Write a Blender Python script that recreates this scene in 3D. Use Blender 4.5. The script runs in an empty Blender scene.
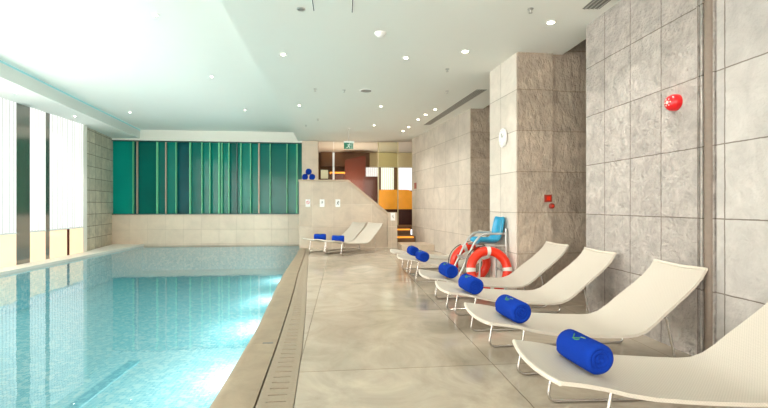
import bpy, bmesh, math, random
from mathutils import Vector, Matrix
random.seed(4)
sc = bpy.context.scene
COL = sc.collection
PI = math.pi

# ------------------------------------------------------------------ colour / materials
def lin(c):
    r = []
    for v in c:
        v = v / 255.0
        r.append(v / 12.92 if v <= .04045 else ((v + .055) / 1.055) ** 2.4)
    return (r[0], r[1], r[2], 1.0)

def newmat(name):
    m = bpy.data.materials.new(name)
    m.use_nodes = True
    nt = m.node_tree
    return m, nt, nt.nodes['Principled BSDF']

def plain(name, c, rough=.5, metal=0.0, bump=0.0, bscale=200, var=0.0, emit=0.0, spec=.5, coat=0.0):
    m, nt, p = newmat(name)
    col = lin(c)
    p.inputs['Base Color'].default_value = col
    p.inputs['Roughness'].default_value = rough
    p.inputs['Metallic'].default_value = metal
    p.inputs['Specular IOR Level'].default_value = spec
    p.inputs['Coat Weight'].default_value = coat
    if emit:
        p.inputs['Emission Color'].default_value = col
        p.inputs['Emission Strength'].default_value = emit
    tc = nt.nodes.new('ShaderNodeTexCoord')
    no = nt.nodes.new('ShaderNodeTexNoise')
    no.inputs['Scale'].default_value = bscale
    no.inputs['Detail'].default_value = 4
    nt.links.new(tc.outputs['Object'], no.inputs['Vector'])
    mx = nt.nodes.new('ShaderNodeMix'); mx.data_type = 'RGBA'
    mx.inputs[6].default_value = tuple(max(0, v * (1 - var)) for v in col[:3]) + (1,)
    mx.inputs[7].default_value = tuple(min(1, v * (1 + var)) for v in col[:3]) + (1,)
    nt.links.new(no.outputs['Fac'], mx.inputs[0])
    nt.links.new(mx.outputs[2], p.inputs['Base Color'])
    if bump:
        b = nt.nodes.new('ShaderNodeBump')
        b.inputs['Strength'].default_value = bump
        b.inputs['Distance'].default_value = .01
        nt.links.new(no.outputs['Fac'], b.inputs['Height'])
        nt.links.new(b.outputs['Normal'], p.inputs['Normal'])
    return m

def stone(name, c1, c2, joint, w, h, off=(0, 0), mortar=.005, rough=.6, nscale=3.0, nvar=.25,
          bscale=14.0, bstr=.4, bdist=.02, stretch=1.0, veins=0.0, spec=.4):
    """coursed stone: tile grid from metre UVs, mottled, with a rough-cut surface"""
    m, nt, p = newmat(name)
    N, L = nt.nodes.new, nt.links.new
    uv = N('ShaderNodeUVMap')
    mp = N('ShaderNodeMapping'); mp.inputs['Location'].default_value = (off[0], off[1], 0)
    L(uv.outputs['UV'], mp.inputs['Vector'])
    br = N('ShaderNodeTexBrick'); br.offset = 0.0; br.squash = 1.0
    br.inputs['Scale'].default_value = 1.0
    br.inputs['Brick Width'].default_value = w
    br.inputs['Row Height'].default_value = h
    br.inputs['Mortar Size'].default_value = mortar
    br.inputs['Mortar Smooth'].default_value = .3
    br.inputs['Color1'].default_value = lin(c1)
    br.inputs['Color2'].default_value = lin(c2)
    br.inputs['Mortar'].default_value = lin(joint)
    # wobble the joint lines a little so that edges look chipped
    wn = N('ShaderNodeTexNoise'); wn.inputs['Scale'].default_value = 9; wn.inputs['Detail'].default_value = 3
    L(uv.outputs['UV'], wn.inputs['Vector'])
    vm = N('ShaderNodeVectorMath'); vm.operation = 'MULTIPLY_ADD'
    vm.inputs[1].default_value = (.012, .012, 0)
    L(wn.outputs['Color'], vm.inputs[0]); L(mp.outputs['Vector'], vm.inputs[2])
    L(vm.outputs['Vector'], br.inputs['Vector'])
    tc = N('ShaderNodeTexCoord')
    n1 = N('ShaderNodeTexNoise'); n1.inputs['Scale'].default_value = nscale; n1.inputs['Detail'].default_value = 8
    n1.inputs['Roughness'].default_value = .65; n1.inputs['Distortion'].default_value = .6 + veins
    L(tc.outputs['Object'], n1.inputs['Vector'])
    mr = N('ShaderNodeMapRange')
    mr.inputs['From Min'].default_value = .3; mr.inputs['From Max'].default_value = .7
    mr.inputs['To Min'].default_value = 1 - nvar; mr.inputs['To Max'].default_value = 1 + nvar * .5
    L(n1.outputs['Fac'], mr.inputs['Value'])
    mu = N('ShaderNodeMix'); mu.data_type = 'RGBA'; mu.blend_type = 'MULTIPLY'
    mu.inputs[0].default_value = 1
    L(br.outputs['Color'], mu.inputs[6]); L(mr.outputs['Result'], mu.inputs[7])
    L(mu.outputs[2], p.inputs['Base Color'])
    p.inputs['Roughness'].default_value = rough
    p.inputs['Specular IOR Level'].default_value = spec
    mp2 = N('ShaderNodeMapping'); mp2.inputs['Scale'].default_value = (1, 1, stretch)
    L(tc.outputs['Object'], mp2.inputs['Vector'])
    n2 = N('ShaderNodeTexNoise'); n2.inputs['Scale'].default_value = bscale; n2.inputs['Detail'].default_value = 7
    n2.inputs['Roughness'].default_value = .6
    L(mp2.outputs['Vector'], n2.inputs['Vector'])
    b1 = N('ShaderNodeBump'); b1.inputs['Strength'].default_value = bstr; b1.inputs['Distance'].default_value = bdist
    L(n2.outputs['Fac'], b1.inputs['Height'])
    b2 = N('ShaderNodeBump'); b2.invert = True
    b2.inputs['Strength'].default_value = .7; b2.inputs['Distance'].default_value = .008
    L(br.outputs['Fac'], b2.inputs['Height']); L(b1.outputs['Normal'], b2.inputs['Normal'])
    L(b2.outputs['Normal'], p.inputs['Normal'])
    return m

M = {}
M['ceiling'] = plain('ceiling_paint', (232, 232, 226), .9, bscale=2, var=.01, spec=.2)
M['wall_paint'] = plain('warm_white_paint', (236, 232, 222), .9, bscale=3, var=.01, spec=.2)
M['stone_near'] = stone('rough_limestone', (206, 198, 191), (188, 180, 173), (136, 125, 115), .445, .62, (.27, 0.0), .006, .62, 7, .3, 20, 1.0, .06)
M['stone_grey'] = stone('grey_limestone', (192, 187, 181), (180, 175, 170), (130, 120, 110), .62, .62, (.05, 0.0), .006, .62, 4, .2, 16, .5, .03)
M['stone_brown'] = stone('split_face_stone', (190, 173, 155), (176, 160, 143), (150, 132, 112), 9, .62, (4, 0), .005, .8, 5, .3, 11, .9, .06, .55)
M['stone_light'] = stone('honed_pale_limestone', (224, 216, 205), (212, 203, 191), (164, 152, 138), .9, .62, (.1, 0), .005, .55, 3, .14, 12, .25, .02)
M['stone_far'] = stone('pale_limestone_blocks', (214, 203, 191), (198, 188, 177), (150, 138, 122), .9, .62, (.1, 0), .005, .55, 3, .18, 10, .35, .02)
M['stone_tan'] = stone('stacked_tan_stone', (214, 202, 182), (198, 186, 166), (140, 126, 108), .5, .36, (0, 0), .01, .7, 5, .25, 14, .5, .03)
M['pool_wall'] = stone('beige_wall_tile', (230, 211, 190), (222, 203, 182), (206, 188, 168), .6, .5, (.1, 0), .003, .4, 2, .1, 10, .05, .01)
M['parapet'] = stone('travertine_slab', (206, 190, 170), (192, 176, 156), (222, 210, 194), .62, .7, (.3, .02), .004, .35, 2.5, .16, 10, .06, .01)
M['parapet_cap'] = stone('travertine_coping', (190, 170, 146), (182, 162, 138), (170, 152, 130), 1.2, 3, (.3, .5), .003, .35, 3, .16, 10, .06, .01)
M['floor'] = stone('polished_beige_stone', (190, 178, 160), (182, 170, 152), (134, 120, 102), 1.63, 1.9, (.35, .35), .004, .13, 1.3, .27, 3, .02, .01, 1, 1.2, .5)
M['coping'] = stone('pool_edge_stone', (160, 143, 121), (152, 136, 115), (140, 124, 104), 3, 2.4, (0, .6), .003, .38, 4, .2, 30, .1, .01)
M['drain'] = plain('drain_stone', (152, 138, 119), .5, bump=.2, bscale=40, var=.12)
M['pilaster'] = plain('brown_stone_moulding', (126, 112, 100), .6, bump=.3, bscale=30, var=.15)
M['dark'] = plain('dark_void', (38, 34, 30), .9, var=.1)
M['groove'] = plain('dark_grout', (96, 84, 68), .9, var=.1)
M['white_ledge'] = plain('white_ledge_stone', (236, 230, 220), .5, bscale=6, var=.05)
M['frame_white'] = plain('white_metal', (238, 238, 236), .4, bscale=5, var=.01)
M['chrome'] = plain('brushed_steel', (205, 202, 198), .25, 1.0, bscale=60, var=.04)
M['alu'] = plain('satin_aluminium', (190, 190, 186), .35, .7, bscale=60, var=.04)
M['black'] = plain('black_plastic', (30, 30, 32), .5, var=.1)
M['grey'] = plain('grey_metal', (128, 128, 124), .5, .3, bscale=40, var=.05)
M['white'] = plain('white_plastic', (240, 240, 238), .4, bscale=20, var=.01)
M['red'] = plain('red_plastic', (206, 22, 28), .28, bscale=20, var=.04)
M['darkred'] = plain('dark_red_enamel', (150, 50, 34), .4, bscale=20, var=.05)
M['orange'] = plain('orange_ring_shell', (222, 44, 10), .35, bscale=14, var=.06)
M['tape'] = plain('silver_reflective_tape', (214, 208, 200), .4, bscale=30, var=.05)
M['rope'] = plain('grab_rope', (70, 52, 44), .9, bscale=90, var=.2)
M['seat_blue'] = plain('turquoise_plastic', (40, 150, 190), .3, bscale=10, var=.03)
M['emblem'] = plain('green_embroidery', (60, 130, 90), .8, bscale=200, var=.2)
M['emblem_y'] = plain('yellow_embroidery', (110, 150, 80), .8, bscale=200, var=.2)
M['green_sign'] = plain('exit_green', (14, 110, 80), .4, emit=.1)
M['white_sign'] = plain('exit_white', (225, 235, 228), .4, emit=.1)
M['lamp'] = plain('lamp_glow', (255, 240, 214), .4, emit=14)
M['cove'] = plain('cove_led_teal', (140, 190, 192), .5, emit=.2)
M['fascia'] = plain('fascia_paint', (214, 216, 210), .9, bscale=3, var=.01)
M['brown'] = plain('brown_panel', (120, 88, 60), .6, bscale=4, var=.12)
M['wood'] = plain('orange_wood', (92, 34, 12), .7, bscale=6, var=.2)
M['wood_dark'] = plain('dark_red_wood', (70, 28, 18), .4, bscale=6, var=.2)
M['amber'] = plain('amber_onyx', (226, 150, 44), .3, bscale=3, var=.3, emit=.2)
M['ledwarm'] = plain('warm_led_strip', (240, 150, 48), .4, emit=.6)
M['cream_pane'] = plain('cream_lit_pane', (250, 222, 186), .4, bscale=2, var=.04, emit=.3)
M['olive'] = plain('frosted_olive_glass', (222, 212, 172), .3, bscale=2, var=.05)
M['teal_edge'] = plain('pale_green_mullion', (110, 200, 150), .35, bscale=10, var=.05)
M['teal_dark_edge'] = plain('dark_teal_mullion', (12, 74, 70), .35, bscale=10, var=.05)
M['pink_edge'] = plain('bronze_mullion', (196, 170, 150), .35, bscale=10, var=.05)
M['towel'] = plain('royal_blue_terry', (20, 60, 165), .95, bump=.9, bscale=260, var=.22, spec=.1)

def teal(name, c):
    m, nt, p = newmat(name)
    p.inputs['Base Color'].default_value = lin(c)
    p.inputs['Roughness'].default_value = .12
    p.inputs['Specular IOR Level'].default_value = .22
    tc = nt.nodes.new('ShaderNodeTexCoord'); no = nt.nodes.new('ShaderNodeTexNoise')
    no.inputs['Scale'].default_value = .9
    nt.links.new(tc.outputs['Object'], no.inputs['Vector'])
    mx = nt.nodes.new('ShaderNodeMix'); mx.data_type = 'RGBA'
    col = lin(c)
    mx.inputs[6].default_value = tuple(v * .75 for v in col[:3]) + (1,)
    mx.inputs[7].default_value = tuple(v * 1.25 for v in col[:3]) + (1,)
    nt.links.new(no.outputs['Fac'], mx.inputs[0]); nt.links.new(mx.outputs[2], p.inputs['Base Color'])
    return m
TEAL = [teal('teal_glass_%d' % i, c) for i, c in enumerate([(0, 150, 136), (0, 130, 116), (0, 108, 98), (4, 84, 90), (10, 160, 150)])]

# blinds: sunlit white louvres; unseen bays glow stronger as added fill for the hall
def blind_mat(BLIND):
    m, nt, p = newmat('glowing_blind')
    N, L = nt.nodes.new, nt.links.new
    uv = N('ShaderNodeUVMap'); sx = N('ShaderNodeSeparateXYZ'); L(uv.outputs['UV'], sx.inputs[0])
    mm = N('ShaderNodeMath'); mm.operation = 'MULTIPLY'; mm.inputs[1].default_value = 1 / .105
    L(sx.outputs['X'], mm.inputs[0])
    fr = N('ShaderNodeMath'); fr.operation = 'FRACT'; L(mm.outputs[0], fr.inputs[0])
    gt = N('ShaderNodeMath'); gt.operation = 'GREATER_THAN'; gt.inputs[1].default_value = .3; L(fr.outputs[0], gt.inputs[0])
    mr = N('ShaderNodeMapRange'); mr.inputs['To Min'].default_value = .2; mr.inputs['To Max'].default_value = BLIND
    L(gt.outputs[0], mr.inputs['Value'])
    bm_ = N('ShaderNodeMix'); bm_.data_type = 'RGBA'
    bm_.inputs[6].default_value = (.3, .3, .31, 1); bm_.inputs[7].default_value = (.5, .5, .52, 1)
    L(gt.outputs[0], bm_.inputs[0]); L(bm_.outputs[2], p.inputs['Base Color'])
    p.inputs['Emission Color'].default_value = lin((255, 250, 243))
    L(mr.outputs['Result'], p.inputs['Emission Strength'])
    p.inputs['Roughness'].default_value = .8
    return m
M['blind'] = blind_mat(.46)
M['blind_boosted'] = blind_mat(5.2)  # boosted glow for the unseen bays, added to light the hall
M['fill_glow'] = plain('fill_panel_glow', (255, 251, 246), .8, emit=2.7)  # glow of the added fill panel behind the camera
M['backblind'] = plain('back_room_blind', (240, 244, 250), .8, emit=.5)

def mosaic(name, ca, cb, cc):
    m, nt, p = newmat(name)
    N, L = nt.nodes.new, nt.links.new
    uv = N('ShaderNodeUVMap')
    br = N('ShaderNodeTexBrick'); br.offset = 0
    br.inputs['Scale'].default_value = 1; br.inputs['Brick Width'].default_value = .05
    br.inputs['Row Height'].default_value = .05; br.inputs['Mortar Size'].default_value = .003
    br.inputs['Color1'].default_value = lin(ca); br.inputs['Color2'].default_value = lin(cb)
    br.inputs['Mortar'].default_value = lin(cc)
    L(uv.outputs['UV'], br.inputs['Vector'])
    vo = N('ShaderNodeTexVoronoi'); vo.inputs['Scale'].default_value = 20; L(uv.outputs['UV'], vo.inputs['Vector'])
    mx = N('ShaderNodeMix'); mx.data_type = 'RGBA'; mx.blend_type = 'MIX'
    hs = N('ShaderNodeSeparateColor'); L(vo.outputs['Color'], hs.inputs[0])
    th = N('ShaderNodeMath'); th.operation = 'GREATER_THAN'; th.inputs[1].default_value = .72
    L(hs.outputs[0], th.inputs[0]); L(th.outputs[0], mx.inputs[0])
    L(br.outputs['Color'], mx.inputs[6]); mx.inputs[7].default_value = lin(cc)
    L(mx.outputs[2], p.inputs['Base Color']); p.inputs['Roughness'].default_value = .3
    return m
M['mosaic'] = mosaic('pool_mosaic', (130, 214, 228), (168, 232, 240), (208, 243, 246))
M['mosaic_dark'] = mosaic('pool_mosaic_stripe', (84, 178, 200), (104, 192, 210), (140, 214, 224))

def water():
    m = bpy.data.materials.new('pool_water'); m.use_nodes = True
    nt = m.node_tree; nt.nodes.clear()
    N, L = nt.nodes.new, nt.links.new
    out = N('ShaderNodeOutputMaterial'); mix = N('ShaderNodeMixShader')
    tr = N('ShaderNodeBsdfTransparent'); tr.inputs['Color'].default_value = (.86, .985, 1, 1)
    gl = N('ShaderNodeBsdfGlossy'); gl.inputs['Roughness'].default_value = .02
    fr = N('ShaderNodeFresnel'); fr.inputs['IOR'].default_value = 1.6
    tc = N('ShaderNodeTexCoord'); mp = N('ShaderNodeMapping'); mp.inputs['Scale'].default_value = (1.2, .7, 1)
    L(tc.outputs['Object'], mp.inputs['Vector'])
    no = N('ShaderNodeTexNoise'); no.inputs['Scale'].default_value = 4; no.inputs['Detail'].default_value = 2
    L(mp.outputs['Vector'], no.inputs['Vector'])
    b = N('ShaderNodeBump'); b.inputs['Strength'].default_value = .05; b.inputs['Distance'].default_value = .02
    L(no.outputs['Fac'], b.inputs['Height'])
    L(b.outputs['Normal'], gl.inputs['Normal']); L(b.outputs['Normal'], fr.inputs['Normal'])
    L(fr.outputs[0], mix.inputs[0]); L(tr.outputs[0], mix.inputs[1]); L(gl.outputs[0], mix.inputs[2])
    L(mix.outputs[0], out.inputs['Surface'])
    return m
M['water'] = water()

def clear_glass(name, tint, ior=1.5):
    m = bpy.data.materials.new(name); m.use_nodes = True
    nt = m.node_tree; nt.nodes.clear()
    N, L = nt.nodes.new, nt.links.new
    out = N('ShaderNodeOutputMaterial'); mix = N('ShaderNodeMixShader')
    tr = N('ShaderNodeBsdfTransparent'); tr.inputs['Color'].default_value = tint
    gl = N('ShaderNodeBsdfGlossy'); gl.inputs['Roughness'].default_value = .03
    fr = N('ShaderNodeFresnel'); fr.inputs['IOR'].default_value = ior
    L(fr.outputs[0], mix.inputs[0]); L(tr.outputs[0], mix.inputs[1]); L(gl.outputs[0], mix.inputs[2])
    L(mix.outputs[0], out.inputs['Surface'])
    return m
M['glass'] = clear_glass('clear_partition_glass', (.94, .92, .88, 1), 1.2)
M['glass_olive'] = clear_glass('tinted_partition_glass', (.93, .94, .84, 1), 1.2)

def mirror_glass():
    m, nt, p = newmat('dark_reflective_glass')
    p.inputs['Base Color'].default_value = (.35, .33, .3, 1)
    p.inputs['Metallic'].default_value = .85
    p.inputs['Roughness'].default_value = .12
    return m
M['mirror'] = mirror_glass()

def weave():
    m, nt, p = newmat('woven_sling')
    N, L = nt.nodes.new, nt.links.new
    uv = N('ShaderNodeUVMap')
    ck = N('ShaderNodeTexChecker'); ck.inputs['Scale'].default_value = 120
    L(uv.outputs['UV'], ck.inputs['Vector'])
    wv = N('ShaderNodeTexNoise'); wv.inputs['Scale'].default_value = 60; wv.inputs['Detail'].default_value = 3
    L(uv.outputs['UV'], wv.inputs['Vector'])
    mx = N('ShaderNodeMix'); mx.data_type = 'RGBA'
    mx.inputs[6].default_value = lin((201, 193, 180)); mx.inputs[7].default_value = lin((190, 182, 169))
    L(ck.outputs['Fac'], mx.inputs[0])
    L(mx.outputs[2], p.inputs['Base Color'])
    b = N('ShaderNodeBump'); b.inputs['Strength'].default_value = .5; b.inputs['Distance'].default_value = .003
    L(ck.outputs['Fac'], b.inputs['Height']); L(b.outputs['Normal'], p.inputs['Normal'])
    p.inputs['Roughness'].default_value = .6
    return m
M['weave'] = weave()
M['hem'] = plain('sling_hem', (214, 206, 192), .5, bump=.2, bscale=120, var=.05)

# ------------------------------------------------------------------ mesh helpers
class MB:
    def __init__(s): s.v = []; s.f = []; s.uv = {}
    def add(s, vs, fs):
        o = len(s.v); s.v += [tuple(v) for v in vs]; s.f += [tuple(i + o for i in f) for f in fs]; return s
    def box(s, x0, x1, y0, y1, z0, z1):
        return s.add([(x0, y0, z0), (x1, y0, z0), (x1, y1, z0), (x0, y1, z0), (x0, y0, z1), (x1, y0, z1), (x1, y1, z1), (x0, y1, z1)],
                     [(0, 3, 2, 1), (4, 5, 6, 7), (0, 1, 5, 4), (1, 2, 6, 5), (2, 3, 7, 6), (3, 0, 4, 7)])
    def prism(s, poly, z0, z1):
        a = sum(poly[i][0] * poly[(i + 1) % len(poly)][1] - poly[(i + 1) % len(poly)][0] * poly[i][1] for i in range(len(poly)))
        if a < 0: poly = poly[::-1]
        n = len(poly)
        vs = [(x, y, z0) for x, y in poly] + [(x, y, z1) for x, y in poly]
        fs = [tuple(range(n))[::-1], tuple(range(n, 2 * n))] + [(i, (i + 1) % n, n + (i + 1) % n, n + i) for i in range(n)]
        return s.add(vs, fs)
    def prism_y(s, poly, y0, y1):
        """polygon in (x,z) extruded along y"""
        n = len(poly)
        vs = [(x, y0, z) for x, z in poly] + [(x, y1, z) for x, z in poly]
        fs = [tuple(range(n)), tuple(range(n, 2 * n))[::-1]] + [(i, n + i, n + (i + 1) % n, (i + 1) % n) for i in range(n)]
        return s.add(vs, fs)
    def prism_x(s, poly, x0, x1):
        n = len(poly)
        vs = [(x0, y, z) for y, z in poly] + [(x1, y, z) for y, z in poly]
        fs = [tuple(range(n)), tuple(range(n, 2 * n))[::-1]] + [(i, n + i, n + (i + 1) % n, (i + 1) % n) for i in range(n)]
        return s.add(vs, fs)
    def tube(s, pts, r, seg=10, cap=True, closed=False):
        pts = [Vector(p) for p in pts]; n = len(pts); rings = []
        up = None
        for i, p in enumerate(pts):
            if closed: t = (pts[(i + 1) % n] - pts[i - 1]).normalized()
            else: t = (pts[min(i + 1, n - 1)] - pts[max(i - 1, 0)]).normalized()
            if up is None:
                a = Vector((0, 0, 1)) if abs(t.z) < .9 else Vector((1, 0, 0))
                up = (a - t * a.dot(t)).normalized()
            else:
                up = (up - t * up.dot(t)).normalized()
            b = t.cross(up)
            rings.append([p + up * (r * math.cos(k * 2 * PI / seg)) + b * (r * math.sin(k * 2 * PI / seg)) for k in range(seg)])
        vs = [v for q in rings for v in q]; fs = []
        for i in range(n if closed else n - 1):
            j = (i + 1) % n
            for k in range(seg):
                k2 = (k + 1) % seg
                fs.append((i * seg + k, i * seg + k2, j * seg + k2, j * seg + k))
        if cap and not closed:
            fs.append(tuple(range(seg))[::-1]); fs.append(tuple((n - 1) * seg + k for k in range(seg)))
        return s.add(vs, fs)
    def lathe(s, prof, c, axis=(0, 0, 1), seg=28):
        """prof: (radius, height) along axis from c; closed at radius 0 ends"""
        ax = Vector(axis).normalized()
        a = Vector((1, 0, 0)) if abs(ax.x) < .9 else Vector((0, 1, 0))
        u = (a - ax * a.dot(ax)).normalized(); w = ax.cross(u); c = Vector(c)
        vs = []; fs = []
        for r, h in prof:
            for k in range(seg):
                t = 2 * PI * k / seg
                vs.append(c + ax * h + (u * math.cos(t) + w * math.sin(t)) * r)
        for i in range(len(prof) - 1):
            for k in range(seg):
                k2 = (k + 1) % seg
                fs.append((i * seg + k, i * seg + k2, (i + 1) * seg + k2, (i + 1) * seg + k))
        fs.append(tuple(range(seg))[::-1]); fs.append(tuple((len(prof) - 1) * seg + k for k in range(seg)))
        return s.add(vs, fs)
    def build(s, name, mat, parent=None, smooth=False, bevel=0.0, recalc=True):
        me = bpy.data.meshes.new(name)
        me.from_pydata(s.v, [], s.f)
        bm = bmesh.new(); bm.from_mesh(me)
        if recalc: bmesh.ops.recalc_face_normals(bm, faces=bm.faces)
        if bevel:
            es = [e for e in bm.edges if len(e.link_faces) == 2 and e.calc_face_angle(0) > .6]
            bmesh.ops.bevel(bm, geom=es, offset=bevel, segments=2, affect='EDGES', profile=.6)
        uvl = bm.loops.layers.uv.new('UVMap')
        bm.normal_update()
        for f in bm.faces:
            n = f.normal
            if abs(n.z) > .75:
                for l in f.loops: l[uvl].uv = (l.vert.co.x, l.vert.co.y)
            else:
                t = Vector((-n.y, n.x, 0)).normalized()
                for l in f.loops: l[uvl].uv = (l.vert.co.dot(t), l.vert.co.z)
            f.smooth = smooth
        bm.to_mesh(me); bm.free()
        if smooth:
            try: me.set_sharp_from_angle(angle=math.radians(40))
            except Exception: pass
        me.materials.append(mat)
        o = bpy.data.objects.new(name, me); COL.objects.link(o)
        if parent: o.parent = parent
        return o

def fillet(pts, r, n=6):
    pts = [Vector(p) for p in pts]; out = [pts[0]]
    for i in range(1, len(pts) - 1):
        a, b, c = pts[i - 1], pts[i], pts[i + 1]
        d1 = (a - b); d2 = (c - b)
        k = min(r, d1.length * .48, d2.length * .48)
        p1 = b + d1.normalized() * k; p2 = b + d2.normalized() * k
        for j in range(n + 1):
            t = j / n
            out.append(p1 * (1 - t) ** 2 + b * (2 * t * (1 - t)) + p2 * t * t)
    out.append(pts[-1]); return out

def thing(name, label, cat, loc=(0, 0, 0), rz=0.0, group=None):
    o = bpy.data.objects.new(name, None); COL.objects.link(o)
    o.empty_display_size = .1
    o.location = loc; o.rotation_euler = (0, 0, rz)
    return tag(o, label, cat, group)
def tag(o, label, cat, group=None):
    o['label'] = label; o['category'] = cat
    if group: o['group'] = group
    return o
def struct(o):
    o['kind'] = 'structure'; return o
def dup(root, loc, rz, label, group=None):
    r = root.copy(); COL.objects.link(r); r.location = loc; r.rotation_euler = (0, 0, rz); r['label'] = label
    if group: r['group'] = group
    for ch in list(root.children):
        c = ch.copy(); COL.objects.link(c); c.parent = r
        for g in ch.children:
            d = g.copy(); COL.objects.link(d); d.parent = c
    return r

ZC = 3.65      # deck ceiling
ZP = 3.95      # raised pool ceiling
YF = 15.3      # far wall
# ------------------------------------------------------------------ floor, pool edge, drain
EDGE = [(-.86, -4), (-.89, 1), (-.91, 2.95), (-.93, 3.85), (-.95, 4.6), (-.99, 5.4), (-1.07, 6.6), (-1.13, 7.6), (-1.2, 9.2), (-1.27, 11.75), (-1.34, 13.2), (-1.43, YF)]
GROOVE = [(-.56, -4), (-.57, 1), (-.58, 2.86), (-.62, 4.05), (-.68, 5.34), (-.76, 6.8), (-.86, 8.34), (-.93, 9.8), (-1.0, 11.3), (-1.1, 13.2), (-1.2, YF)]
OUTER = [(-.28, -4), (-.3, 1), (-.32, 2.89), (-.37, 4.02), (-.45, 5.32), (-.53, 6.4), (-.61, 7.46), (-.74, 9.3), (-.87, 11.26), (-.99, 13.2), (-1.12, YF)]
def interp(line, y):
    for (x0, y0), (x1, y1) in zip(line, line[1:]):
        if y0 <= y <= y1: return x0 + (x1 - x0) * (y - y0) / (y1 - y0)
    return line[-1][0]
XR = 4.4
struct(MB().prism(OUTER + [(XR, YF), (XR, -4)], -.12, 0).build('floor', M['floor']))
# pool coping: a stone band with a rounded inner lip
NS = 90
ys = [-4 + (YF + 4) * i / NS for i in range(NS + 1)]
mb = MB(); vs = []; fs = []
for y in ys:
    a = interp(EDGE, y); b = interp(GROOVE, y) - .008
    prof = [(a, -.3), (a, -.07), (a + .012, -.03), (a + .04, -.008), (a + .08, 0), (b, 0), (b, -.3)]
    vs += [(x, y, z) for x, z in prof]
K = 7
for i in range(NS):
    for k in range(K):
        k2 = (k + 1) % K
        fs.append((i * K + k, i * K + k2, (i + 1) * K + k2, (i + 1) * K + k))
mb.add(vs, fs)
struct(mb.build('trim_1', M['coping'], smooth=True))
# channel under the grate
mb = MB(); vs = []; fs = []
for y in ys:
    vs += [(interp(GROOVE, y) - .012, y, -.1), (interp(OUTER, y) + .0, y, -.1)]
for i in range(NS): fs.append((2 * i, 2 * i + 1, 2 * i + 3, 2 * i + 2))
struct(mb.add(vs, fs).build('floor_channel', M['groove']))
# stone grate with slots cut across it
mb = MB()
y = -3.98
def quad_slab(mb, x0a, x1a, ya, x0b, x1b, yb, z0, z1):
    mb.prism([(x0a, ya), (x1a, ya), (x1b, yb), (x0b, yb)], z0, z1)
cell = 0.105
while y < YF - .15:
    y2 = y + cell
    g0, g1 = interp(GROOVE, y) + .006, interp(GROOVE, y2) + .006
    o0, o1 = interp(OUTER, y) - .006, interp(OUTER, y2) - .006
    ym = y + cell - .016
    gm, om = interp(GROOVE, ym) + .006, interp(OUTER, ym) - .006
    quad_slab(mb, g0, o0, y, gm, om, ym, -.05, 0)                       # solid bar
    quad_slab(mb, gm, gm + .055, ym, g1, g1 + .055, y2, -.05, 0)
    quad_slab(mb, om - .055, om, ym, o1 - .055, o1, y2, -.05, 0)
    y = y2
tag(mb.build('drain_grate', M['drain']), 'long slotted beige stone drain strip running along the pool edge', 'drain')
# small overflow slot in the coping
tag(MB().prism([(-.77, 4.18), (-.67, 4.18), (-.67, 4.215), (-.77, 4.215)], 0.0005, .004).build('skimmer_plate', M['grey']),
    'small dark metal plate set in the stone pool coping', 'drain cover')

# pool basin + water
PL = -6.85
ZB = -.9
poly = [(PL, -4)] + EDGE + [(PL, YF)]
struct(MB().prism([(PL - .05, -4.0), (-.8, -4.0), (-.8, YF), (PL - .05, YF)], ZB - .1, ZB).build('floor_pool', M['mosaic']))
struct(MB().box(PL - .1, PL, -4, YF, ZB, -.1).build('wall_pool_left', M['mosaic']))
struct(MB().box(PL, -1.2, YF - .1, YF, ZB, -.12).build('wall_pool_far', M['mosaic']))
mb = MB()
for (x0, y0), (x1, y1) in zip(EDGE, EDGE[1:]):
    mb.prism([(x0 + .02, y0), (x1 + .02, y1), (x1 + .2, y1), (x0 + .2, y0)], ZB, -.29)
struct(mb.build('wall_pool_right', M['mosaic']))
struct(MB().box(-3.06, -2.90, -4, 6.4, ZB, ZB + .004).build('trim_2', M['mosaic_dark']))
mb = MB(); n = len(poly)
mb.add([(x, y, -.06) for x, y in poly], [tuple(range(n))])
w = mb.build('pool_water', M['water'])
w['kind'] = 'stuff'
w['label'] = 'calm clear turquoise water filling the mosaic pool'
# white ledge on the window side
struct(MB().prism([(-8.4, -4), (PL + .02, -4), (PL + .02, YF), (-8.4, YF)], -.1, 0).build('floor_ledge', M['white_ledge']))

# ------------------------------------------------------------------ far wall with teal glazing
struct(MB().box(-8.6, -1.43, YF, YF + .25, -.3, 1.03).build('wall_back', M['pool_wall']))
struct(MB().box(-8.6, -1.43, YF - .02, YF + .25, 3.57, ZP + .2).build('wall_back_head', M['wall_paint']))
struct(MB().box(-8.0, -7.87, YF - .01, YF + .2, 1.0, 3.6).build('trim_8', M['stone_tan']))
struct(MB().box(-8.6, -1.0, YF + .25, YF + .3, -.3, 4.2).build('wall_back_core', M['dark']))
struct(MB().box(-1.43, -.86, YF - .03, YF + .3, 0, ZC).build('wall_back_pier', M['pool_wall']))
cuts = [-7.87, -7.18, -7.05, -6.39, -6.10, -5.76, -5.29, -4.89, -4.62, -4.31, -4.21, -3.97, -3.70, -3.56, -3.23, -2.94, -2.55, -1.96, -1.61, -1.43]
tones = [0, 3, 2, 2, 1, 3, 2, 1, 1, 1, 1, 2, 1, 1, 1, 2, 2, 1, 2]
win = bpy.data.objects.new('window_1', None); COL.objects.link(win); struct(win)
for i, (a, b) in enumerate(zip(cuts, cuts[1:])):
    dz = .04 * (i % 3)
    MB().box(a, b, YF + .06 + dz, YF + .1 + dz, 1.03, 3.57).build('pane', TEAL[tones[i]], win)
    if i:
        mt = M['teal_edge'] if i not in (2, 4, 15, 12) else (M['pink_edge'] if i in (2, 15, 4) else M['teal_dark_edge'])
        wd = .028 if i % 3 else .045
        MB().box(a - wd / 2, a + wd / 2, YF - .02, YF + .06, 1.03, 3.57).build('mullion', mt, win)
MB().box(-7.87, -1.43, YF - .03, YF + .12, 1.02, 1.05).build('sill', M['teal_dark_edge'], win)
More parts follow.
